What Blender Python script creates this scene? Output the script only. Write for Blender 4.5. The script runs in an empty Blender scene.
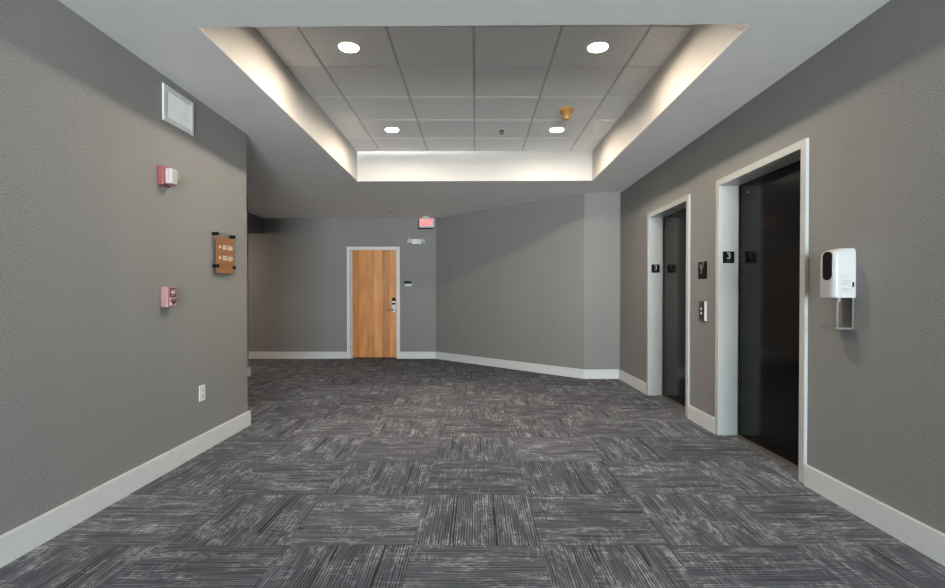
import bpy, bmesh, math, random
from mathutils import Vector, Matrix
random.seed(4)
C = bpy.context.scene.collection
PI = math.pi

# ------------------------------------------------------------------ materials
class NT:
    def __init__(s, name):
        s.m = bpy.data.materials.new(name); s.m.use_nodes = True
        s.t = s.m.node_tree; s.b = s.t.nodes['Principled BSDF']; s.out = s.t.nodes['Material Output']
    def n(s, ty, **kw):
        nd = s.t.nodes.new(ty)
        for k, v in kw.items():
            if k.startswith('i_'): nd.inputs[k[2:].replace('_', ' ')].default_value = v
            else: setattr(nd, k, v)
        return nd
    def l(s, a, b): s.t.links.new(a, b)
    def m_(s, op, a, b=None, c=None, clamp=False):
        nd = s.t.nodes.new('ShaderNodeMath'); nd.operation = op; nd.use_clamp = clamp
        for i, v in enumerate((a, b, c)):
            if v is None: continue
            if isinstance(v, (int, float)): nd.inputs[i].default_value = v
            else: s.l(v, nd.inputs[i])
        return nd.outputs[0]
    def mix(s, f, a, b):
        return s.m_('ADD', s.m_('MULTIPLY', a, s.m_('SUBTRACT', 1.0, f)), s.m_('MULTIPLY', b, f))
    def vec(s, x, y, z):
        nd = s.t.nodes.new('ShaderNodeCombineXYZ')
        for i, v in enumerate((x, y, z)):
            if isinstance(v, (int, float)): nd.inputs[i].default_value = v
            else: s.l(v, nd.inputs[i])
        return nd.outputs[0]
    def noise(s, v, scale=1.0, detail=2.0, rough=.5):
        nd = s.n('ShaderNodeTexNoise'); nd.inputs['Scale'].default_value = scale
        nd.inputs['Detail'].default_value = detail; nd.inputs['Roughness'].default_value = rough
        s.l(v, nd.inputs['Vector']); return nd.outputs['Fac']
    def rng(s, v, a, b, c=0.0, d=1.0):
        nd = s.n('ShaderNodeMapRange'); s.l(v, nd.inputs['Value'])
        for k, x in zip(('From Min', 'From Max', 'To Min', 'To Max'), (a, b, c, d)): nd.inputs[k].default_value = x
        return nd.outputs[0]
    def white(s, v):
        nd = s.n('ShaderNodeTexWhiteNoise'); s.l(v, nd.inputs['Vector']); return nd.outputs['Value']
    def ramp(s, v, stops):
        nd = s.n('ShaderNodeValToRGB'); s.l(v, nd.inputs[0]); e = nd.color_ramp.elements
        while len(e) < len(stops): e.new(.5)
        for k, (p, c) in zip(e, stops): k.position = p; k.color = (*c, 1)
        return nd.outputs[0]
    def pos(s):
        g = s.n('ShaderNodeNewGeometry'); sp = s.n('ShaderNodeSeparateXYZ'); s.l(g.outputs['Position'], sp.inputs[0])
        return sp.outputs[0], sp.outputs[1], sp.outputs[2]
    def bump(s, h, strength=.2, dist=.002):
        nd = s.n('ShaderNodeBump'); nd.inputs['Strength'].default_value = strength; nd.inputs['Distance'].default_value = dist
        s.l(h, nd.inputs['Height']); s.l(nd.outputs[0], s.b.inputs['Normal'])

def plain(name, col, rough=.5, metal=0., spec=.5, var=.04, scale=18, ior=None, bump=0):
    t = NT(name)
    t.b.inputs['Roughness'].default_value = rough; t.b.inputs['Metallic'].default_value = metal
    t.b.inputs['Specular IOR Level'].default_value = spec
    if ior: t.b.inputs['IOR'].default_value = ior
    x, y, z = t.pos(); f = t.noise(t.vec(x, y, z), scale, 3)
    lo = tuple(c*(1-var) for c in col); hi = tuple(min(1, c*(1+var)) for c in col)
    t.l(t.ramp(f, [(.3, lo), (.7, hi)]), t.b.inputs['Base Color'])
    if bump: t.bump(f, bump)
    return t.m
def emis(name, col, st):
    t = NT(name); t.b.inputs['Base Color'].default_value = (*[c*.6 for c in col], 1)
    t.b.inputs['Emission Color'].default_value = (*col, 1); t.b.inputs['Emission Strength'].default_value = st
    return t.m

def carpet():
    t = NT('carpet_tile'); x, y, z = t.pos(); S = .61
    tx = t.m_('DIVIDE', t.m_('SUBTRACT', x, .31), S); ty = t.m_('DIVIDE', t.m_('SUBTRACT', y, 2.366), S)
    ix = t.m_('FLOOR', tx); iy = t.m_('FLOOR', ty)
    fx = t.m_('SUBTRACT', tx, ix); fy = t.m_('SUBTRACT', ty, iy)
    par = t.m_('FLOORED_MODULO', t.m_('ADD', ix, iy), 2.0)
    a = t.mix(par, y, x); b = t.mix(par, x, y)           # across / along the ribs
    fa = t.mix(par, fy, fx); fb = t.mix(par, fx, fy)
    r1 = t.white(t.vec(ix, iy, 1.3)); r2 = t.white(t.vec(ix, iy, 7.7)); r3 = t.white(t.vec(ix, iy, 3.9))
    seed = t.m_('MULTIPLY', r1, 60.0)
    def nz(sa, sb, off, det=2, r=.55):
        return t.noise(t.vec(t.m_('MULTIPLY', a, sa), t.m_('MULTIPLY', b, sb), t.m_('ADD', seed, off)), 1.0, det, r)
    fine = t.m_('ADD', t.m_('MULTIPLY', t.rng(nz(170, 4.5, 0, 1, .5), .36, .64), .6), t.m_('MULTIPLY', t.rng(nz(72, 2.5, 3, 1, .5), .36, .64), .4))
    med = t.rng(nz(34, 2.2, 11), .3, .7)
    patch = t.rng(nz(13, 4.5, 23, 3, .65), .47, .62)
    rag = t.rng(nz(85, 26, 31, 1), .38, .6)
    cross = t.rng(nz(13, 95, 41, 1), .5, .6)
    crossm = t.rng(nz(7, 4, 57, 1), .52, .62)
    wob = t.m_('MULTIPLY', t.m_('SUBTRACT', nz(3, 2.5, 71, 1), .5), .010)
    rib = t.m_('SINE', t.m_('MULTIPLY', t.m_('ADD', a, wob), 2*PI/.0135))
    rib = t.m_('MULTIPLY', rib, t.rng(nz(26, 5, 83, 2),   .35, .65, .4, 1.0))
    v = t.m_('ADD', t.m_('MULTIPLY', fine, .27), t.m_('ADD', t.m_('MULTIPLY', med, .08), .05))
    v = t.m_('ADD', v, t.m_('MULTIPLY', t.m_('ADD', rib, 1.0), .16))
    v = t.m_('ADD', v, t.m_('MULTIPLY', t.m_('MULTIPLY', patch, rag), .26))
    v = t.m_('ADD', v, t.m_('MULTIPLY', t.m_('MULTIPLY', cross, crossm), .17))
    v = t.m_('ADD', v, t.m_('MULTIPLY', t.m_('SUBTRACT', r3, .5), .09))
    # dark accent yarns, one or two thin lines a tile
    def line(c, w): return t.m_('LESS_THAN', t.m_('ABSOLUTE', t.m_('SUBTRACT', fa, c)), w)
    p1 = t.m_('ADD', t.m_('MULTIPLY', r2, .62), .15)
    p2 = t.m_('FRACT', t.m_('ADD', p1, .37))
    d = t.m_('MAXIMUM', line(p1, .006), line(t.m_('ADD', p1, .028), .005))
    d = t.m_('MAXIMUM', d, t.m_('MULTIPLY', line(p2, .007), t.m_('GREATER_THAN', r1, .45)))
    run = t.rng(t.noise(t.vec(t.m_('MULTIPLY', b, 2.5), t.m_('MULTIPLY', fa, 3.0), t.m_('ADD', seed, 5.0)), 1, 1), .42, .5)
    dark = t.m_('MULTIPLY', t.m_('MULTIPLY', d, run), .85)
    v = t.m_('MULTIPLY', v, t.m_('SUBTRACT', 1.0, dark), clamp=True)
    seam = t.m_('LESS_THAN', t.m_('MINIMUM', t.m_('MINIMUM', fx, t.m_('SUBTRACT', 1.0, fx)), t.m_('MINIMUM', fy, t.m_('SUBTRACT', 1.0, fy))), .004)
    v = t.m_('MULTIPLY', v, t.m_('SUBTRACT', 1.0, t.m_('MULTIPLY', seam, .18)))
    grain = t.noise(t.vec(x, y, z), 420, 1)
    v = t.m_('ADD', v, t.m_('MULTIPLY', t.m_('SUBTRACT', grain, .5), .22), clamp=True)
    K = CARPET
    t.l(t.ramp(v, [(0, (.008*K, .0083*K, .011*K)), (.22, (.036*K, .038*K, .045*K)), (.5, (.104*K, .110*K, .127*K)), (.85, (.33*K, .338*K, .365*K))]), t.b.inputs['Base Color'])
    t.b.inputs['Roughness'].default_value = .95; t.b.inputs['Specular IOR Level'].default_value = .15
    t.bump(v, .3, .004)
    return t.m

def vinyl(name, col):
    t = NT(name); x, y, z = t.pos()
    h = t.m_('SUBTRACT', x, y)
    warp = t.noise(t.vec(t.m_('MULTIPLY', h, 230), t.m_('MULTIPLY', z, 150), 0.0), 1, 2, .6)
    weft = t.noise(t.vec(t.m_('MULTIPLY', h, 110), t.m_('MULTIPLY', z, 260), 4.0), 1, 2, .6)
    big = t.noise(t.vec(t.m_('MULTIPLY', h, 5), t.m_('MULTIPLY', z, .5), 9.0), 1, 1)
    f = t.m_('ADD', t.m_('MULTIPLY', warp, .5), t.m_('MULTIPLY', weft, .5))
    f = t.m_('ADD', f, t.m_('MULTIPLY', t.m_('SUBTRACT', big, .5), .035))
    t.l(t.ramp(f, [(.34, tuple(c*.54 for c in col)), (.5, col), (.66, tuple(min(1, c*1.5) for c in col))]), t.b.inputs['Base Color'])
    t.b.inputs['Roughness'].default_value = .62; t.b.inputs['Specular IOR Level'].default_value = .35
    t.bump(f, .12, .001)
    return t.m

def wood(name, planks=True):
    t = NT(name); x, y, z = t.pos()
    if planks:
        pid = t.m_('FLOOR', t.m_('DIVIDE', t.m_('ADD', x, 2.37), .146)); tone = t.m_('ADD', t.m_('MULTIPLY', t.white(t.vec(pid, 2.0, 5.0)), .5), t.m_('MULTIPLY', t.m_('FLOORED_MODULO', pid, 2.0), .5))
        local = t.m_('ADD', x, t.m_('MULTIPLY', pid, 3.1))
    else:
        tone = t.white(t.vec(0.0, 0.0, 0.0)); local = t.m_('ADD', x, y)
    g = t.noise(t.vec(t.m_('MULTIPLY', local, 42), 0.0, t.m_('MULTIPLY', z, 2.6)), 1, 4, .6)
    c = t.noise(t.vec(t.m_('MULTIPLY', local, 9), 3.0, t.m_('MULTIPLY', z, 1.6)), 1, 3, .55)
    f = t.m_('ADD', t.m_('MULTIPLY', g, .30), t.m_('MULTIPLY', c, .52))
    f = t.m_('ADD', f, t.m_('MULTIPLY', tone, .24 if planks else .05))
    if planks: st = [(.36, (.40, .145, .030)), (.55, (.58, .240, .062)), (.76, (.74, .36, .12))]
    else: st = [(.3, (.36, .130, .040)), (.7, (.54, .215, .072))]
    t.l(t.ramp(f, st), t.b.inputs['Base Color'])
    t.b.inputs['Roughness'].default_value = .38
    return t.m

def tilemat():
    t = NT('mineral_tile'); x, y, z = t.pos(); v = t.vec(x, y, z)
    f = t.noise(v, 260, 2); p = t.noise(v, 55, 2)
    pit = t.rng(p, .30, .36)
    c = t.m_('MULTIPLY', t.rng(f, .3, .7, .90, 1.0), t.rng(pit, 0, 1, .84, 1))
    cc = t.n('ShaderNodeCombineColor')
    for i, k in enumerate(TILE): t.l(t.m_('MULTIPLY', c, k), cc.inputs[i])
    t.l(cc.outputs[0], t.b.inputs['Base Color']); t.b.inputs['Roughness'].default_value = .95
    t.b.inputs['Specular IOR Level'].default_value = .2; t.bump(f, .3, .001)
    return t.m

# tuning
CARPET = 1.08
TILE = (.95, .95, .945)
M = {}
M['carpet'] = carpet()
M['vinyl'] = vinyl('woven_wallcovering', (.203, .200, .198))
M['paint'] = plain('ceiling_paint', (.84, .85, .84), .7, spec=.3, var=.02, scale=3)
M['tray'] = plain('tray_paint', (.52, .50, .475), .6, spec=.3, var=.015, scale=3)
M['base'] = plain('baseboard_paint', (.56, .572, .58), .45, var=.02)
M['frame'] = plain('frame_paint', (.43, .44, .43), .22, spec=.6, var=.015, scale=4)
M['dframe'] = plain('door_frame_paint', (.60, .60, .59), .4, var=.02)
M['tile'] = tilemat()
M['grid'] = plain('grid_paint', (.6, .6, .6), .5)
M['black_panel'] = plain('black_door_finish', (.003, .003, .0032), .15, spec=.2, var=.25, scale=7, ior=1.5)
M['shaft'] = plain('gap_shade_black', (.004, .004, .004), .9)  # near-black that stands for the darkness in door gaps
M['sill'] = plain('sill_metal', (.20, .17, .14), .45, .6)
M['door'] = wood('maple_veneer')
M['signwood'] = wood('sign_wood', False)
M['white'] = plain('white_plastic', (.46, .465, .465), .35, var=.01)
M['switch'] = plain('switch_plastic', (.66, .66, .68), .3, var=.01)
M['offwhite'] = plain('grille_paint', (.56, .56, .56), .45, var=.02)
M['black'] = plain('black_plastic', (.005, .005, .005), .45, var=.1, spec=.1)
M['ink'] = plain('grey_ink', (.25, .25, .26), .6)
M['steel'] = plain('brushed_steel', (.50, .50, .49), .3, .9, var=.08, scale=60)
M['darksteel'] = plain('dark_steel', (.17, .16, .155), .38, .8, var=.1, scale=60)
M['plate_steel'] = plain('dark_plate_steel', (.075, .07, .068), .4, .6)
M['chrome'] = plain('satin_chrome', (.70, .70, .70), .22, 1.)
M['red'] = plain('alarm_red', (.25, .065, .075), .35)
M['pink'] = plain('faded_alarm_red', (.35, .19, .195), .4, var=.03)
M['maroon'] = plain('alarm_label', (.09, .015, .02), .5)
M['redtext'] = plain('red_lettering', (.55, .06, .05), .5)
M['lettering'] = plain('white_lettering', (.80, .78, .72), .5)
M['numeral'] = plain('numeral_grey', (.42, .43, .42), .5)
M['bright'] = plain('bright_edge', (.55, .56, .55), .3)
M['greytext'] = plain('grey_lettering', (.16, .18, .20), .4)
M['amber'] = plain('amber_plastic', (.62, .33, .10), .35, var=.05)
M['trim'] = plain('downlight_trim', (.80, .80, .78), .3)
M['lens'] = emis('downlight_lens', (1.0, .86, .69), 1.0)
M['glow'] = emis('passage_fill_glow', (1.0, .80, .62), 55.0)  # glow of the added light hidden in the side passage
M['exit'] = emis('exit_letters', (1.0, .11, .09), .65)
M['bulk'] = plain('bulkhead_shaded_paint', (.11, .11, .115), .7)  # wall paint with the bulkhead's shadow put into the colour
for key_, nm_ in (('clear', 'clear_plastic'), ('glass', 'window_glass')):
  g = NT(nm_); tr = g.n('ShaderNodeBsdfTransparent'); tr.inputs[0].default_value = (.95, .97, .96, 1)
  gl = g.n('ShaderNodeBsdfGlossy'); gl.inputs['Roughness'].default_value = .02; mx = g.n('ShaderNodeMixShader'); mx.inputs[0].default_value = .06 if key_ == 'glass' else .10
  g.l(tr.outputs[0], mx.inputs[1]); g.l(gl.outputs[0], mx.inputs[2]); g.l(mx.outputs[0], g.out.inputs[0]); M[key_] = g.m

# ------------------------------------------------------------------ mesh helpers
def box(bm, x0, x1, y0, y1, z0, z1, bev=0, seg=2):
    vs = [bm.verts.new((x, y, z)) for x in (x0, x1) for y in (y0, y1) for z in (z0, z1)]
    F = [(0,1,3,2), (4,6,7,5), (0,4,5,1), (2,3,7,6), (0,2,6,4), (1,5,7,3)]
    fs = [bm.faces.new([vs[i] for i in f]) for f in F]
    if bev:
        es = list({e for f in fs for e in f.edges})
        bmesh.ops.bevel(bm, geom=es, offset=bev, segments=seg, affect='EDGES', profile=.5)
    return vs
def prism(bm, pts, z0, z1):
    lo = [bm.verts.new((x, y, z0)) for x, y in pts]; hi = [bm.verts.new((x, y, z1)) for x, y in pts]
    bm.faces.new(lo[::-1]); bm.faces.new(hi); n = len(pts)
    for i in range(n): bm.faces.new([lo[i], lo[(i+1) % n], hi[(i+1) % n], hi[i]])
def extrude(bm, pts, o, r, u, n, d):     # 2D outline in plane (r,u) at o, thickness d along n
    o, r, u, n = map(Vector, (o, r, u, n))
    a = [bm.verts.new(o+r*p+u*q) for p, q in pts]; b = [bm.verts.new(o+r*p+u*q+n*d) for p, q in pts]
    bm.faces.new(a[::-1]); bm.faces.new(b); k = len(pts)
    for i in range(k): bm.faces.new([a[i], a[(i+1) % k], b[(i+1) % k], b[i]])
def lathe(bm, prof, c, ax=(0,0,1), seg=32):   # prof: (radius, height along ax)
    ax = Vector(ax).normalized(); c = Vector(c)
    t = Vector((1,0,0)) if abs(ax.x) < .9 else Vector((0,1,0)); e1 = ax.cross(t).normalized(); e2 = ax.cross(e1)
    rings = []
    for r, h in prof:
        if r < 1e-6: rings.append([bm.verts.new(c+ax*h)])
        else: rings.append([bm.verts.new(c+ax*h+e1*(r*math.cos(2*PI*i/seg))+e2*(r*math.sin(2*PI*i/seg))) for i in range(seg)])
    for A, B in zip(rings, rings[1:]):
        for i in range(seg):
            j = (i+1) % seg
            if len(A) == 1 and len(B) == 1: continue
            if len(A) == 1: bm.faces.new([A[0], B[i], B[j]])
            elif len(B) == 1: bm.faces.new([A[i], A[j], B[0]])
            else: bm.faces.new([A[i], A[j], B[j], B[i]])
def tube(bm, pts, r, seg=12):
    for a, b in zip(pts, pts[1:]):
        a, b = Vector(a), Vector(b); d = b-a
        lathe(bm, [(0, 0), (r, 0), (r, d.length), (0, d.length)], a, d, seg)
def B(f):
    bm = bmesh.new(); f(bm); return bm
def obj(name, bm, mat, parent=None, smooth=False, label=None):
    bmesh.ops.recalc_face_normals(bm, faces=bm.faces[:])
    if parent is not None:
        w = Vector(parent.location) if parent.parent is None else Vector(parent.get('_w', (0,0,0)))
        bmesh.ops.translate(bm, vec=-root_loc(parent), verts=bm.verts[:])
    me = bpy.data.meshes.new(name); bm.to_mesh(me); bm.free()
    me.materials.append(M[mat] if isinstance(mat, str) else mat)
    if smooth:
        for p in me.polygons: p.use_smooth = True
        try: me.set_sharp_from_angle(angle=math.radians(38))
        except Exception: pass
    o = bpy.data.objects.new(name, me); C.objects.link(o)
    if parent is not None: o.parent = parent
    if label: o['label'] = label
    return o
def root_loc(p):
    while p.parent is not None: p = p.parent
    return Vector(p.location)
def bx(name, mat, parent, *a, bev=0, label=None):
    return obj(name, B(lambda bm: box(bm, *a, bev=bev)), mat, parent, label=label)
def thing(name, label, cat, loc, group=None):
    o = bpy.data.objects.new(name, None); C.objects.link(o); o.location = loc; o.empty_display_size = .1
    o['label'] = label; o['category'] = cat
    if group: o['group'] = group
    return o
def tagk(o, label=None):
    o['kind'] = 'structure'
    if label: o['label'] = label
    return o
def sroot(name, label, loc):
    o = bpy.data.objects.new(name, None); C.objects.link(o); o.location = loc; o['kind'] = 'structure'; o['label'] = label
    return o
def text(name, s, size, o, r, u, mat, parent, depth=.0008, align='CENTER', sx=1.0, bold=0.0):
    cu = bpy.data.curves.new(name, 'FONT'); cu.body = s; cu.size = size; cu.extrude = depth; cu.offset = bold
    cu.align_x = align; cu.align_y = 'CENTER'
    tmp = bpy.data.objects.new('tmp', cu); C.objects.link(tmp); bpy.context.view_layer.update()
    me = bpy.data.meshes.new_from_object(tmp.evaluated_get(bpy.context.evaluated_depsgraph_get()))
    bpy.data.objects.remove(tmp); bpy.data.curves.remove(cu)
    r, u = Vector(r).normalized(), Vector(u).normalized(); n = r.cross(u)
    off = Vector(o)-root_loc(parent)
    for v in me.vertices: v.co = off + r*v.co.x*sx + u*v.co.y + n*v.co.z
    me.name = name; me.materials.clear(); me.materials.append(M[mat])
    ob = bpy.data.objects.new(name, me); C.objects.link(ob); ob.parent = parent
    return ob

# ------------------------------------------------------------------ room shell
XL, XR, YB, YF = -2.10, 2.087, 9.52, 7.19
H, HT = 2.69, 3.065
BK = -7.0
T0 = [(-1.537, 2.772), (1.506, 2.738), (1.504, 6.42), (-1.527, 6.46)]
tagk(bx('floor', 'carpet', None, -6.6, 2.6, BK-.1, 9.7, -.1, .012), 'charcoal striped carpet tiles laid quarter-turned over the floor')

def ceil(bm):
    O = [bm.verts.new((x, y, H)) for x, y in ((-6.6, BK-.1), (2.6, BK-.1), (2.6, 9.7), (-6.6, 9.7))]
    I = [bm.verts.new((x, y, H)) for x, y in T0]
    for i in range(4): bm.faces.new([O[i], O[(i+1) % 4], I[(i+1) % 4], I[i]])
CE = tagk(obj('ceiling', B(ceil), 'paint'), 'smooth painted ceiling around the recessed tray')
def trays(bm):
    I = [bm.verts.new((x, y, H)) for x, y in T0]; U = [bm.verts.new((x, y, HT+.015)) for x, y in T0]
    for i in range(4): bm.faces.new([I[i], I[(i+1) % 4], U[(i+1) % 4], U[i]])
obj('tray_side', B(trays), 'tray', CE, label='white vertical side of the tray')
# suspended tegular tiles
gx = [-1.527, -1.230, -.619, -.011, .600, 1.211, 1.504]
gy = [2.755, 2.85, 3.458, 4.065, 4.671, 5.277, 5.882, 6.44]
LIGHTS = [(-.948, 3.745), (.915, 3.745), (-.935, 5.590), (.910, 5.590)]
RA = .075
def tiles(bm):
    g = .011
    for i in range(len(gx)-1):
        for j in range(len(gy)-1):
            x0, x1, y0, y1 = gx[i]+g, gx[i+1]-g, gy[j]+g, gy[j+1]-g
            if i == 0: x0 -= g
            if i == len(gx)-2: x1 += g
            L = [l for l in LIGHTS if x0 < l[0] < x1 and y0 < l[1] < y1]
            if not L:
                box(bm, x0, x1, y0, y1, HT, HT+.012)
            else:
                cx, cy = L[0]; n = 32; ins, outs = [], []
                for k in range(n):
                    a = 2*PI*(k+.5)/n; c, s = math.cos(a), math.sin(a)
                    ins.append(bm.verts.new((cx+RA*c, cy+RA*s, HT)))
                    t = min((x1-cx)/c if c > 0 else (x0-cx)/c, (y1-cy)/s if s > 0 else (y0-cy)/s)
                    outs.append(bm.verts.new((cx+t*c, cy+t*s, HT)))
                for k in range(n):
                    bm.faces.new([ins[k], ins[(k+1) % n], outs[(k+1) % n], outs[k]])
                up = [bm.verts.new((x, y, HT+.012)) for x, y in ((x0,y0),(x1,y0),(x1,y1),(x0,y1))]
                dn = [bm.verts.new((x, y, HT)) for x, y in ((x0,y0),(x1,y0),(x1,y1),(x0,y1))]
                for k in range(4): bm.faces.new([dn[k], dn[(k+1) % 4], up[(k+1) % 4], up[k]])
                # close the corner gaps
                cs = [(x0,y0),(x1,y0),(x1,y1),(x0,y1)]
                for k, (px, py) in enumerate(cs):
                    ang = math.atan2(py-cy, px-cx) % (2*PI); a = int((ang/(2*PI))*n-.5) % n
                    bm.faces.new([outs[a], outs[(a+1) % n], dn[k]])
obj('tile_panel', B(tiles), 'tile', CE, label='grey mineral fibre tiles set in the tray')
def grid(bm):
    for x in gx[1:-1]: box(bm, x-.012, x+.012, gy[0], gy[-1], HT+.009, HT+.03)
    for y in gy[1:-1]: box(bm, gx[0], gx[-1], y-.012, y+.012, HT+.0085, HT+.029)
    box(bm, gx[0]-.03, gx[0]+.003, 2.7, 6.5, HT+.006, HT+.03); box(bm, gx[-1]-.003, gx[-1]+.03, 2.7, 6.5, HT+.006, HT+.03)
obj('ceiling_grid', B(grid), 'grid', CE)
tagk(bx('trim_1', 'paint', None, -6.6, 2.6, BK-.1, 9.7, HT+.2, HT+.25), 'slab above the ceiling')

tagk(bx('wall_left', 'vinyl', None, XL-.9, XL, BK, 4.577, 0, H), 'grey woven wallcovering wall on the left')
def wcorr(bm):
    box(bm, -6.6, -3.385, 4.577, 7.42, 0, H); box(bm, -3.385, XL-.9, 4.45, 4.577, 0, H)
tagk(obj('wall_corridor', B(wcorr), 'vinyl'), 'wall of the side passage behind the left wall')
tagk(bx('wall_passage', 'vinyl', None, -6.6, -6.5, 7.42, YB, 0, H), 'end wall of the side passage')
tagk(bx('trim_2', 'bulk', None, -6.5, -4.03, 7.42, YB, 2.40, H), 'bulkhead coloured dark for its shade, dropped from the ceiling of the side passage')
def wback(bm):
    ox0, ox1, oz = -2.456+.01, -1.445-.01, 2.14
    box(bm, -6.6, ox0, YB, YB+.15, 0, H); box(bm, ox1, -.755, YB, YB+.15, 0, H); box(bm, ox0, ox1, YB, YB+.15, oz, H)
tagk(obj('wall_back', B(wback), 'vinyl'), 'grey wall with the wood door at the far end')
tagk(obj('wall_diagonal', B(lambda bm: prism(bm, [(-.755, YB), (1.569, YF), (2.6, YF), (2.6, 9.7), (-.755, 9.7)], 0, H)), 'vinyl'),
     'grey wall slanting from the far wall to the elevator wall')
# elevator openings (outer frame size)
EL = [(3.124, 4.290), (4.842, 6.006)]
def wright(bm):
    zt = 2.193
    ys = [BK, EL[0][0], EL[0][1], EL[1][0], EL[1][1], YF]
    for i in (0, 2, 4): box(bm, XR, 2.36, ys[i], ys[i+1], 0, H)
    for a, b in EL: box(bm, XR, 2.36, a, b, zt, H)
    box(bm, 2.36, 2.5, BK, YF, 0, H)
tagk(obj('wall_right', B(wright), 'vinyl'), 'grey woven wallcovering wall with two elevator openings')
# wall behind the viewer with the window
WX, WZ = (-.5, 2.04), (.08, 2.62)
def wrear(bm):
    box(bm, -3.0, WX[0], BK-.2, BK, 0, H); box(bm, WX[1], 2.5, BK-.2, BK, 0, H)
    box(bm, WX[0], WX[1], BK-.2, BK, 0, WZ[0]); box(bm, WX[0], WX[1], BK-.2, BK, WZ[1], H)
tagk(obj('wall_rear', B(wrear), 'vinyl'), 'wall with a wide window facing the elevator lobby')
W = sroot('window_1', 'wide window letting daylight in behind the viewer', (0, BK-.1, WZ[0]))
def wf(bm):
    for x0, x1 in ((WX[0], WX[0]+.05), (.745, .795), (WX[1]-.05, WX[1])): box(bm, x0, x1, BK-.13, BK-.07, *WZ)
    for z0, z1 in ((WZ[0], WZ[0]+.05), (WZ[1]-.05, WZ[1])): box(bm, WX[0], WX[1], BK-.13, BK-.07, z0, z1)
obj('window_frame', B(wf), 'base', W)
bx('window_glass', 'glass', W, WX[0], WX[1], BK-.104, BK-.098, *WZ)

# baseboards
BH, BT = .145, .022
def bb(name, f, label): tagk(obj(name, B(f), 'base'), label)
def lb(bm):
    box(bm, XL, XL+BT, BK, 2.815, 0, BH, .003); box(bm, XL, XL+BT, 2.819, 4.577+BT, 0, BH, .003); box(bm, XL-.9, XL, 4.577, 4.577+BT, 0, BH)
bb('baseboard_left', lb, 'pale baseboard along the left wall')
bb('baseboard_corridor', lambda bm: (box(bm, -3.385, -3.385+BT, 4.6, 7.42+BT, 0, BH), box(bm, -6.5, -3.385, 7.42, 7.42+BT, 0, BH)), 'pale baseboard in the side passage')
bb('baseboard_back', lambda bm: (box(bm, -6.5, -2.456, YB-BT, YB, 0, BH), box(bm, -1.445, -.755-.004, YB-BT, YB, 0, BH)), 'pale baseboard beside the wood door')
def db(bm):
    d = Vector((1.569+.755, YF-YB)).normalized(); n = Vector((-d.y*-1, -d.x)) ; n = Vector((d.y, -d.x))
    a = Vector((-.755, YB)); b = Vector((1.569, YF))
    prism(bm, [tuple(a), tuple(b), (1.569, YF-BT), (1.569-.010, YF-BT), (a.x-.004, a.y-BT-.006)], 0, BH)
    box(bm, 1.569, XR, YF-BT, YF, 0, BH)
bb('baseboard_diagonal', db, 'pale baseboard along the slanting wall')
def rb(bm):
    for a, b in ((BK, EL[0][0]), (EL[0][1], EL[1][0]), (EL[1][1], YF-BT)): box(bm, XR-BT, XR, a+.001, b-.001, 0, BH, .003)
bb('baseboard_right', rb, 'pale baseboard along the elevator wall')

# ------------------------------------------------------------------ doors
D = sroot('door_1', 'maple veneer door in a pale frame on the far wall', (-1.95, YB, 0))
def df(bm):
    x0, x1, zt, w = -2.456, -1.445, 2.150, .062
    for a, b in ((x0, x0+w), (x1-w, x1)):
        box(bm, a, b, YB-.018, YB+.10, 0, zt)
    box(bm, x0+w, x1-w, YB-.018, YB+.10, zt-w, zt)
    for a, b in ((x0+w, x0+w+.045), (x1-w-.010, x1-w)): box(bm, a, b, YB+.055, YB+.10, 0, zt-w)
obj('door_frame', B(df), 'dframe', D)
bx('door_panel', 'door', D, -2.356, -1.512, YB+.008, YB+.050, .034, 2.086)
bx('door_gap_shade', 'shaft', D, -2.394, -1.507, YB+.10, YB+.12, 0, 2.09)  # black sheet standing in for the shade round the door panel
LX = -1.562; LY = YB+.008
bx('card_reader', 'black', D, LX-.034, LX+.034, LY-.028, LY, 1.115, 1.175, bev=.004, label='black card reader')
bx('lock_band', 'chrome', D, LX-.034, LX+.034, LY-.026, LY, 1.080, 1.113)
bx('lock_window', 'black', D, LX-.034, LX+.034, LY-.027, LY, 1.048, 1.079)
lk = bx('lock_plate', 'chrome', D, LX-.036, LX+.036, LY-.022, LY, .895, 1.047, bev=.004, label='satin chrome lock plate')
obj('lever_handle', B(lambda bm: (tube(bm, [(LX+.005, LY-.02, .948), (LX+.005, LY-.06, .948)], .013), tube(bm, [(LX+.01, LY-.06, .948), (LX-.105, LY-.06, .945)], .010), tube(bm, [(LX-.105, LY-.06, .945), (LX-.118, LY-.035, .945)], .010))), 'darksteel', D, True)

DZ = 2.140
for i, (a, b) in enumerate(EL):
    E = sroot('door_%d' % (i+2), ['nearer black elevator door in a pale metal frame', 'farther black elevator door in a pale metal frame'][i], (2.25, (a+b)/2, 0))
    fx0, w = XR-.021, .052
    def ef(bm):
        box(bm, fx0, 2.236, a, a+w, .020, DZ+w, .0015, 1); box(bm, fx0, 2.236, b-w, b, .014, DZ+w, .0015, 1); box(bm, fx0, 2.236, a+w-.002, b-w+.002, DZ, DZ+w)
    obj('elevator_frame', B(ef), 'frame', E, label='pale painted metal frame')
    p = bx('door_panel', 'black_panel', E, 2.246, 2.29, a+w-.03, b-w-.016, .022, DZ+.03, label='black door panel')
    obj('key_hole', B(lambda bm: lathe(bm, [(0, .003), (.006, .003), (.009, 0)], (2.246, b-w-.125, 1.2+.86), (-1, 0, 0), 16)), 'steel', p)
    bx('shaft_shade', 'shaft', E, 2.31, 2.35, a, b, 0, 2.19)  # black sheet painting the darkness seen past the elevator panel
    bx('door_sill', 'sill', E, 2.205, 2.25, a+w, b-w, 0, .018, label='brown metal sill')

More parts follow.
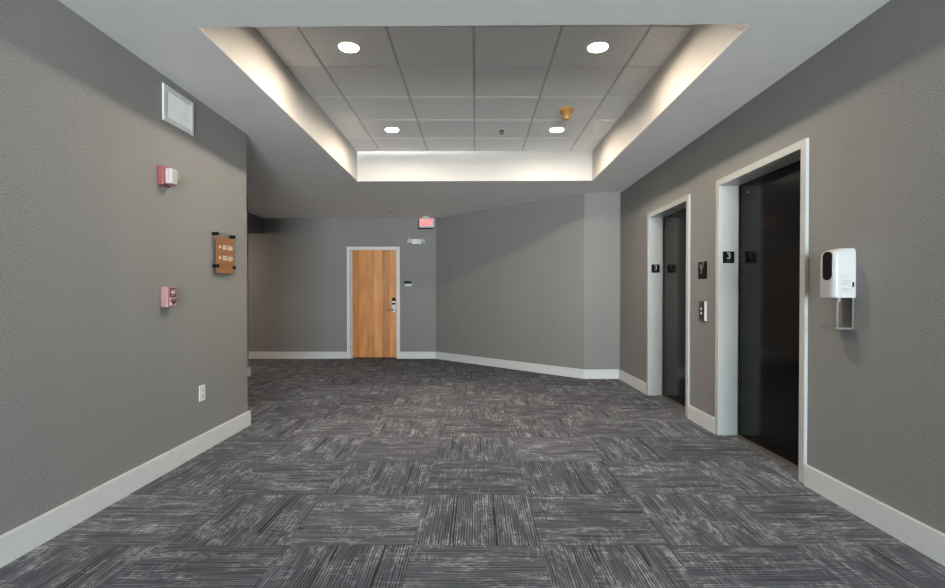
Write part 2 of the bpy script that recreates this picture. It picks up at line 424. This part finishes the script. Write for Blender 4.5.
# ------------------------------------------------------------------ ceiling things
lab = ['round recessed downlight in the tray, the left one of the pair nearer the viewer',
       'round recessed downlight in the tray, the right one of the pair nearer the viewer',
       'round recessed downlight in the tray, the left one of the far pair',
       'round recessed downlight in the tray, far pair, behind the amber ceiling device']
for (x, y), l in zip(LIGHTS, lab):
    t = thing('recessed_downlight', l, 'ceiling light', (x, y, HT), 'downlights in the ceiling tray')
    obj('trim_ring', B(lambda bm: lathe(bm, [(RA-.002, .0), (RA-.004, -.004), (RA+.012, -.004), (RA+.014, -.0005)], (x, y, HT), seg=40)), 'trim', t, True)
    obj('reflector', B(lambda bm: lathe(bm, [(RA, -.002), (RA-.002, .03), (RA-.002, .05)], (x, y, HT), seg=40)), 'trim', t, True)
    obj('lens', B(lambda bm: lathe(bm, [(0, .007), (RA-.003, .009), (RA-.003, .05), (0, .05)], (x, y, HT), seg=40)), 'lens', t, True)

t = thing('smoke_detector', 'amber-coloured round ceiling device hanging below a tray tile', 'smoke detector', (.905, 4.97, HT))
obj('base', B(lambda bm: lathe(bm, [(0, 0), (.062, 0), (.070, -.010), (.071, -.022), (.058, -.040), (.040, -.052), (.036, -.058), (0, -.058)], (.905, 4.97, HT))), 'amber', t, True)
obj('dust_cover', B(lambda bm: lathe(bm, [(0, -.056), (.033, -.056), (.041, -.066), (.041, -.085), (.034, -.105), (.018, -.112), (0, -.112)], (.905, 4.97, HT))), 'amber', t, True)
def sprinkler(x, y, z, label, s=1.0, lens='black'):
    t = thing('fire_sprinkler', label, 'sprinkler', (x, y, z), 'ceiling sprinklers')
    obj('escutcheon', B(lambda bm: lathe(bm, [(0, -.001), (.020*s, -.006), (.040*s, -.005), (.044*s, 0)], (x, y, z))), 'tile', t, True)
    def arms(bm):
        for q in (-1, 1):
            tube(bm, [(x+q*.018*s, y, z-.004), (x+q*.022*s, y, z-.022*s)], .007*s, 10); tube(bm, [(x+q*.022*s, y, z-.020*s), (x, y, z-.045*s)], .004*s, 8)
        tube(bm, [(x, y, z), (x, y, z-.02*s)], .008*s, 10)
    obj('frame_arms', B(arms), lens, t)
    obj('deflector', B(lambda bm: lathe(bm, [(0, -.044*s), (.016*s, -.044*s), (.018*s, -.048*s), (0, -.048*s)], (x, y, z))), 'darksteel', t)
sprinkler(.294, 5.59, HT, 'small sprinkler head in the middle of a tray tile between the downlights')
sprinkler(-1.47, 8.58, H, 'small sprinkler head in the low ceiling before the wood door', .9, 'darksteel')

t = thing('added_fill_light', 'unseen round light added in the side passage to brighten the far wall', 'ceiling light', (-5.3, 8.3, 2.40))  # added fill, hidden from the camera, lifts the far wall
obj('base_ring', B(lambda bm: lathe(bm, [(0, 0), (.17, 0), (.17, -.02), (.15, -.02)], (-5.3, 8.3, 2.40), seg=40)), 'trim', t, True)
obj('fill_diffuser', B(lambda bm: lathe(bm, [(.15, -.02), (.15, -.04), (.12, -.07), (0, -.085)], (-5.3, 8.3, 2.40), seg=40)), 'glow', t, True)

# ------------------------------------------------------------------ left wall things
# return grille
t = thing('return_grille', 'white rectangular air grille high on the left wall', 'vent', (XL, 3.525, 2.515))
y0, y1, z0, z1, f = 3.348, 3.706, 2.385, 2.632, .036
def gf(bm):
    for a in ((y0, y0+f, z0, z1), (y1-f, y1, z0, z1), (y0+f, y1-f, z0, z0+f), (y0+f, y1-f, z1-f, z1)): box(bm, XL, XL+.013, *a, bev=.003, seg=1)
obj('frame', B(gf), 'offwhite', t)
bx('back_plate', 'ink', t, XL, XL+.002, y0+f, y1-f, z0+f, z1-f)
def gl_(bm):
    n = 22
    for k in range(n):
        y = y0+f+(k+.5)*(y1-y0-2*f)/n; extrude(bm, [(-.001, 0), (.001, 0), (.007, .008), (.005, .008)], (XL+.002, y-.003, z0+f), (0,1,0), (1,0,0), (0,0,1), z1-z0-2*f)
obj('louvre_blades', B(gl_), 'offwhite', t)

# horn strobe
t = thing('fire_alarm_strobe', 'red fire alarm strobe with white lens block on the left wall', 'fire alarm', (XL, 3.35, 2.0))
bx('back_box', 'red', t, XL-.002, XL+.036, 3.300, 3.405, 1.942, 2.069, bev=.004, label='red alarm housing')
sb = bx('strobe_block', 'white', t, XL+.034, XL+.076, 3.325, 3.392, 1.955, 2.055, bev=.003, label='white block with red letters')
text('fire_lettering', 'F\nI\nR\nE', .024, (XL+.056, 3.3243, 2.012), (1,0,0), (0,0,1), 'redtext', sb)
bx('strobe_lens', 'clear', t, XL+.076, XL+.106, 3.335, 3.385, 1.972, 2.040, bev=.010, label='clear strobe lens')

# pull station
t = thing('fire_alarm_pull_station', 'faded red manual pull station below the strobe on left wall', 'fire alarm', (XL, 3.37, 1.2))
pb = bx('housing', 'pink', t, XL-.002, XL+.044, 3.325, 3.428, 1.128, 1.265, bev=.004)
fxx = XL+.044
bx('pull_bar', 'pink', t, fxx, fxx+.008, 3.345, 3.412, 1.165, 1.185, bev=.002)
def lbl(bm):
    y0, y1 = 3.352, 3.415
    box(bm, fxx, fxx+.0012, y0, y1, 1.248, 1.257); box(bm, fxx, fxx+.0012, y0, y0+.012, 1.205, 1.248); box(bm, fxx, fxx+.0012, y1-.014, y1, 1.205, 1.240)
    box(bm, fxx, fxx+.0012, y0, y1, 1.196, 1.204)
    for z in (1.212, 1.224, 1.236): box(bm, fxx, fxx+.0012, y0+.018, y1-.02, z, z+.006)
obj('fire_label', B(lbl), 'maroon', t)
bx('handle_panel', 'lettering', t, fxx, fxx+.0012, 3.350, 3.418, 1.140, 1.190)
obj('arrow_mark', B(lambda bm: (box(bm, fxx+.0082, fxx+.010, 3.355, 3.405, 1.181, 1.187), extrude(bm, [(-.025, .010), (-.012, .010), (0, -.004), (.012, .010), (.025, .010), (.025, .003), (0, -.022), (-.025, .003)], (fxx+.0012, 3.384, 1.165), (0,-1,0), (0,0,1), (1,0,0), .009))), 'maroon', t)
text('pull_lettering', 'FIRE', .026, (fxx+.0014, 3.384, 1.228), (0,1,0), (0,0,1), 'lettering', t, .0006)

# wayfinding sign
XS = XL+.028
t = thing('wayfinding_sign', 'wood-faced room number sign on black standoffs on the left wall', 'sign', (XL, 4.127, 1.55))
pan = bx('sign_panel', 'signwood', t, XS-.006, XS, 3.990, 4.275, 1.392, 1.683, label='orange-brown wood panel with white numbers')
bx('acrylic_plate', 'clear', t, XS+.0005, XS+.0035, 3.972, 4.290, 1.386, 1.722, label='clear acrylic plate')
for yy, zz in ((3.985, 1.703), (4.262, 1.708), (3.985, 1.445), (4.262, 1.447)):
    obj('standoff', B(lambda bm: (lathe(bm, [(0, 0), (.011, 0), (.014, 0), (.014, .026), (.007, .026), (.007, .032), (.014, .033), (.014, .046), (0, .048)], (XL, yy, zz), (1,0,0), 20))), 'black', t, True, label='black standoff')
R_, U_ = (0,1,0), (0,0,1)
for z, s, d in ((1.603, '301-304', -1), (1.515, '305-309', -1)):
    text('room_numbers', s, .052, (XS+.0002, 4.165, z), R_, U_, 'lettering', pan, .0004, bold=.0006, sx=.98)
    obj('arrow', B(lambda bm: extrude(bm, [(-.018, 0), (.002, .016), (.002, .006), (.018, .006), (.018, -.006), (.002, -.006), (.002, -.016)], (XS, 4.040, z), R_, U_, (1,0,0), .0008)), 'lettering', pan)

# outlet
t = thing('wall_outlet', 'white duplex power outlet low on the left wall', 'outlet', (XL, 3.812, .46))
bx('cover_plate', 'switch', t, XL, XL+.007, 3.772, 3.852, .400, .520, bev=.002)
for z in (.438, .482):
    r = bx('receptacle', 'white', t, XL+.007, XL+.009, 3.795, 3.829, z-.014, z+.014, bev=.001)
    obj('slots', B(lambda bm: [box(bm, XL+.0088, XL+.0094, y, y+.002, z-.004, z+.006) for y in (3.804, 3.818)]), 'offwhite', r)

# ------------------------------------------------------------------ far wall things
YX = 9.33
t = thing('exit_sign', 'lit EXIT sign with red letters hanging from the low ceiling', 'exit sign', (-.92, YX, H))
bx('canopy', 'white', t, -.99, -.85, YX-.03, YX+.04, 2.665, H, bev=.004)
hs = bx('housing', 'white', t, -1.062, -.765, YX-.02, YX+.03, 2.484, 2.668, bev=.014)
bx('back_box', 'black', t, -1.078, -.772, YX+.02, YX+.045, 2.474, 2.664, bev=.01, label='dark back of the sign')
text('exit_lettering', 'EXIT', .165, (-.918, YX-.0215, 2.576), (1,0,0), (0,0,1), 'exit', hs, .0015, sx=.70, bold=.0018)

t = thing('emergency_light', 'white twin-head emergency light on the wall under the exit sign', 'emergency light', (-1.13, YB, 2.25))
obj('battery_case', B(lambda bm: prism(bm, [(-1.24, YB+.002), (-1.015, YB+.002), (-1.035, YB-.075), (-1.215, YB-.075)], 2.190, 2.290)), 'bright', t)
for sgn, xc in ((-1, -1.255), (1, -1.000)):
    h = obj('lamp_head', B(lambda bm: lathe(bm, [(0, 0), (.040, 0), (.066, .050), (.066, .068), (.058, .074), (0, .074)], (xc-sgn*.022, YB-.045, 2.242), (sgn*.93, -.35, .22 if sgn < 0 else .25), 24)), 'offwhite' if sgn < 0 else 'bright', t, True, label='grey lamp head' if sgn < 0 else 'white lamp head')

t = thing('room_sign', 'small black and silver room plate beside the wood door', 'sign', (-1.295, YB, 1.44))
bx('upper_band', 'black', t, -1.365, -1.222, YB-.008, YB, 1.447, 1.492, bev=.001, label='black upper band')
bx('lower_band', 'bright', t, -1.345, -1.222, YB-.007, YB, 1.400, 1.440, label='silver lower band')
bx('edge_strip', 'darksteel', t, -1.362, -1.222, YB-.008, YB, 1.368, 1.388)

# ------------------------------------------------------------------ elevator wall things
def numplate(yf, label):
    t = thing('floor_number_plate', label, 'sign', (2.150, yf, 1.533), 'black floor number plates')
    p = bx('plate', 'black', t, 2.102, 2.200, yf-.004, yf, 1.484, 1.583, bev=.0008)
    text('numeral', '3', .078, (2.152, yf-.0045, 1.543), (1,0,0), (0,0,1), 'numeral', p, .0006)
    obj('braille', B(lambda bm: [lathe(bm, [(0, .0012), (.0016, .0008), (.002, 0)], (2.142+q*.006, yf-.004, 1.499+r*.006), (0,-1,0), 8) for q, r in ((0,0), (0,1), (3,0), (3,1))]), 'ink', p)
numplate(EL[0][1]-.052, 'black number 3 plate on the jamb of the nearer elevator')
numplate(EL[1][1]-.052, 'black number 3 plate on the jamb of the farther elevator')

t = thing('pictogram_sign', 'black sign with a grey symbol above the elevator call buttons', 'sign', (XR, 4.575, 1.44))
p = bx('plate', 'black', t, XR-.006, XR, 4.490, 4.658, 1.362, 1.520, bev=.001)
xx = XR-.006
def pic(bm):   # a stair-and-flame like symbol: thin slanting bars
    L = (0,-1,0); U = (0,0,1); N = (-1,0,0)
    extrude(bm, [(.030, .065), (.045, .065), (-.020, -.045), (-.035, -.045)], (xx, 4.575, 1.455), L, U, N, .0012)
    extrude(bm, [(-.045, .050), (-.028, .050), (.005, .010), (-.008, -.002)], (xx, 4.575, 1.455), L, U, N, .0012)
    extrude(bm, [(-.050, .020), (-.040, .030), (-.018, .000), (-.028, -.010)], (xx, 4.575, 1.455), L, U, N, .0012)
obj('symbol', B(pic), 'greytext', p)

t = thing('call_button_panel', 'steel elevator call button plate between the two elevators', 'call button', (XR, 4.55, 1.07))
p = bx('plate', 'plate_steel', t, XR-.020, XR+.002, 4.497, 4.607, .979, 1.158, bev=.001)
bx('lit_side_strip', 'bright', t, XR-.0205, XR, 4.490, 4.4968, .981, 1.156, label='plate edge coloured bright as its lit side')  # pale strip paints the light on the plate's near side
for z in (1.088, 1.048):
    q = obj('call_button', B(lambda bm: lathe(bm, [(0, .003), (.019, .003), (.021, .002), (.021, 0)], (XR-.020, 4.548, z), (-1,0,0), 24)), 'black', t, True, label='black button ring')
    obj('button_face', B(lambda bm: lathe(bm, [(0, .012), (.006, .011), (.014, .004), (.014, .003), (0, .003)], (XR-.020, 4.548, z), (-1,0,0), 20)), 'bright', q, True, label='silver button face')

t = thing('hand_sanitizer_dispenser', 'white automatic hand sanitizer dispenser mounted right of the nearer elevator', 'sanitizer dispenser', (XR, 2.79, 1.2))
YN, YE = 2.734, 2.862; XF = 1.968
def body(bm):
    zs = [(1.193, .006), (1.205, .0), (1.40, .0), (1.44, .006), (1.457, .022), (1.466, .050)]
    rings = []
    for z, ins in zs:
        pts = []; r = .026
        xf = XF+ins*1.0
        for a in range(0, 7):
            th = PI/2*a/6; pts.append((xf+r-r*math.sin(th) , YN+ins*.25+r-r*math.cos(th)))
        for a in range(0, 7):
            th = PI/2*a/6; pts.append((xf+r-r*math.cos(th), YE-ins*.25-r+r*math.sin(th)))
        pts = [(XR, YN+ins*.25)] + pts + [(XR, YE-ins*.25)]
        rings.append([bm.verts.new((x, y, z)) for x, y in pts])
    for A, Bq in zip(rings, rings[1:]):
        n = len(A)
        for i in range(n): bm.faces.new([A[i], A[(i+1) % n], Bq[(i+1) % n], Bq[i]])
    bm.faces.new(rings[0][::-1]); bm.faces.new(rings[-1])
bd = obj('dispenser_body', B(body), 'white', t, True)
def win(bm):
    pts = []
    for k in range(24):
        a = 2*PI*k/24; pts.append((.036*math.cos(a), (.054 if math.sin(a) > 0 else -.054)+.026*math.sin(a)))
    extrude(bm, pts, (XF+.002, 2.788, 1.371), (0,-1,0), (0,0,1), (-1,0,0), .004)
obj('viewing_window', B(win), 'black', t, True, label='black level window')
obj('front_logo', B(lambda bm: lathe(bm, [(.005, .0005), (.006, .001), (.007, .0005)], (XF, 2.800, 1.225), (-1,0,0), 16)), 'ink', bd)
bx('key_slot', 'black', t, 2.068, 2.078, YN-.0012, YN+.001, 1.252, 1.280, bev=.0004)
def printlines(bm):
    for z, w in ((1.312, .038), (1.300, .010), (1.287, .052), (1.280, .048), (1.273, .050), (1.266, .030), (1.244, .046), (1.237, .050), (1.230, .036)):
        x = 2.008
        while x < 2.008+w:
            d = random.uniform(.003, .008); box(bm, x, min(x+d, 2.008+w), YN-.0006, YN+.0005, z-.0013, z+.0013); x += d+.0016
obj('printed_text', B(printlines), 'ink', bd)
def brk(bm):
    box(bm, XR-.004, XR, 2.745, 2.858, 1.020, 1.200)
br = obj('back_plate', B(brk), 'darksteel', t)
obj('side_rail', B(lambda bm: box(bm, XR-.012, XR-.003, 2.741, 2.745, 1.020, 1.196)), 'steel', t)
obj('side_rail', B(lambda bm: box(bm, XR-.016, XR-.003, 2.856, 2.861, 1.020, 1.196)), 'steel', t)
obj('drip_tray', B(lambda bm: (box(bm, 1.985, XR, 2.741, 2.861, 1.018, 1.022), box(bm, 1.985, 1.988, 2.741, 2.861, 1.022, 1.030), box(bm, 1.985, XR, 2.741, 2.743, 1.022, 1.028), box(bm, 1.985, XR, 2.859, 2.861, 1.022, 1.028))), 'steel', t)
obj('nozzle', B(lambda bm: lathe(bm, [(0, -.022), (.008, -.022), (.012, 0), (.012, .004)], (2.04, 2.80, 1.193))), 'ink', t, True)

# ------------------------------------------------------------------ light
GROUND_LIFT = 2.2
LENS, DAY, EXPO = 250.0, 19.0, 1.5
M['lens'].node_tree.nodes['Principled BSDF'].inputs['Emission Strength'].default_value = LENS
w = bpy.data.worlds.new('daylight'); bpy.context.scene.world = w; w.use_nodes = True
bg = w.node_tree.nodes['Background']; bg.inputs[1].default_value = DAY
wt = w.node_tree; tc = wt.nodes.new('ShaderNodeTexCoord'); sp = wt.nodes.new('ShaderNodeSeparateXYZ'); cr = wt.nodes.new('ShaderNodeValToRGB')
mr = wt.nodes.new('ShaderNodeMapRange'); mr.inputs[1].default_value = -.3; mr.inputs[2].default_value = .3
wt.links.new(tc.outputs['Generated'], sp.inputs[0]); wt.links.new(sp.outputs[2], mr.inputs[0]); wt.links.new(mr.outputs[0], cr.inputs[0])
e = cr.color_ramp.elements; e[0].position = .44; e[0].color = (.96, .98, 1.0, 1); e[1].position = .54; e[1].color = (.45, .51, .56, 1)   # brighter lower half added to lift the ceiling, open sky above
wt.links.new(cr.outputs[0], bg.inputs[0]); bg.inputs[1].default_value = DAY*GROUND_LIFT
pl = bpy.data.lights.new('window_portal', 'AREA'); pl.shape = 'RECTANGLE'; pl.size = WX[1]-WX[0]; pl.size_y = WZ[1]-WZ[0]
pl.cycles.is_portal = True
po = bpy.data.objects.new('window_portal', pl); C.objects.link(po); po.parent = W
po.location = ((WX[0]+WX[1])/2, -.15, (WZ[1]-WZ[0])/2); po.rotation_euler = (PI/2, 0, 0)   # -Z faces +Y
po.rotation_euler = (-PI/2, 0, 0) if (Matrix.Rotation(PI/2, 3, 'X') @ Vector((0,0,-1))).y < 0 else (PI/2, 0, 0)

# ------------------------------------------------------------------ camera
cd = bpy.data.cameras.new('camera'); co = bpy.data.objects.new('camera', cd); C.objects.link(co)
P = math.radians(.6)
co.location = (0, 0, 1.2); co.rotation_euler = (PI/2-P, 0, 0)
cd.sensor_width = 36; cd.lens = 498*36/945; cd.shift_x = -3/945; cd.shift_y = (2.5+498*math.tan(P))/945
cd.clip_start = .05
S = bpy.context.scene; S.camera = co
S.view_settings.view_transform = 'Standard'; S.view_settings.look = 'None'; S.view_settings.gamma = 1
S.view_settings.exposure = EXPO; S.view_settings.use_curve_mapping = False
S.cycles.max_bounces = 12; S.cycles.diffuse_bounces = 8
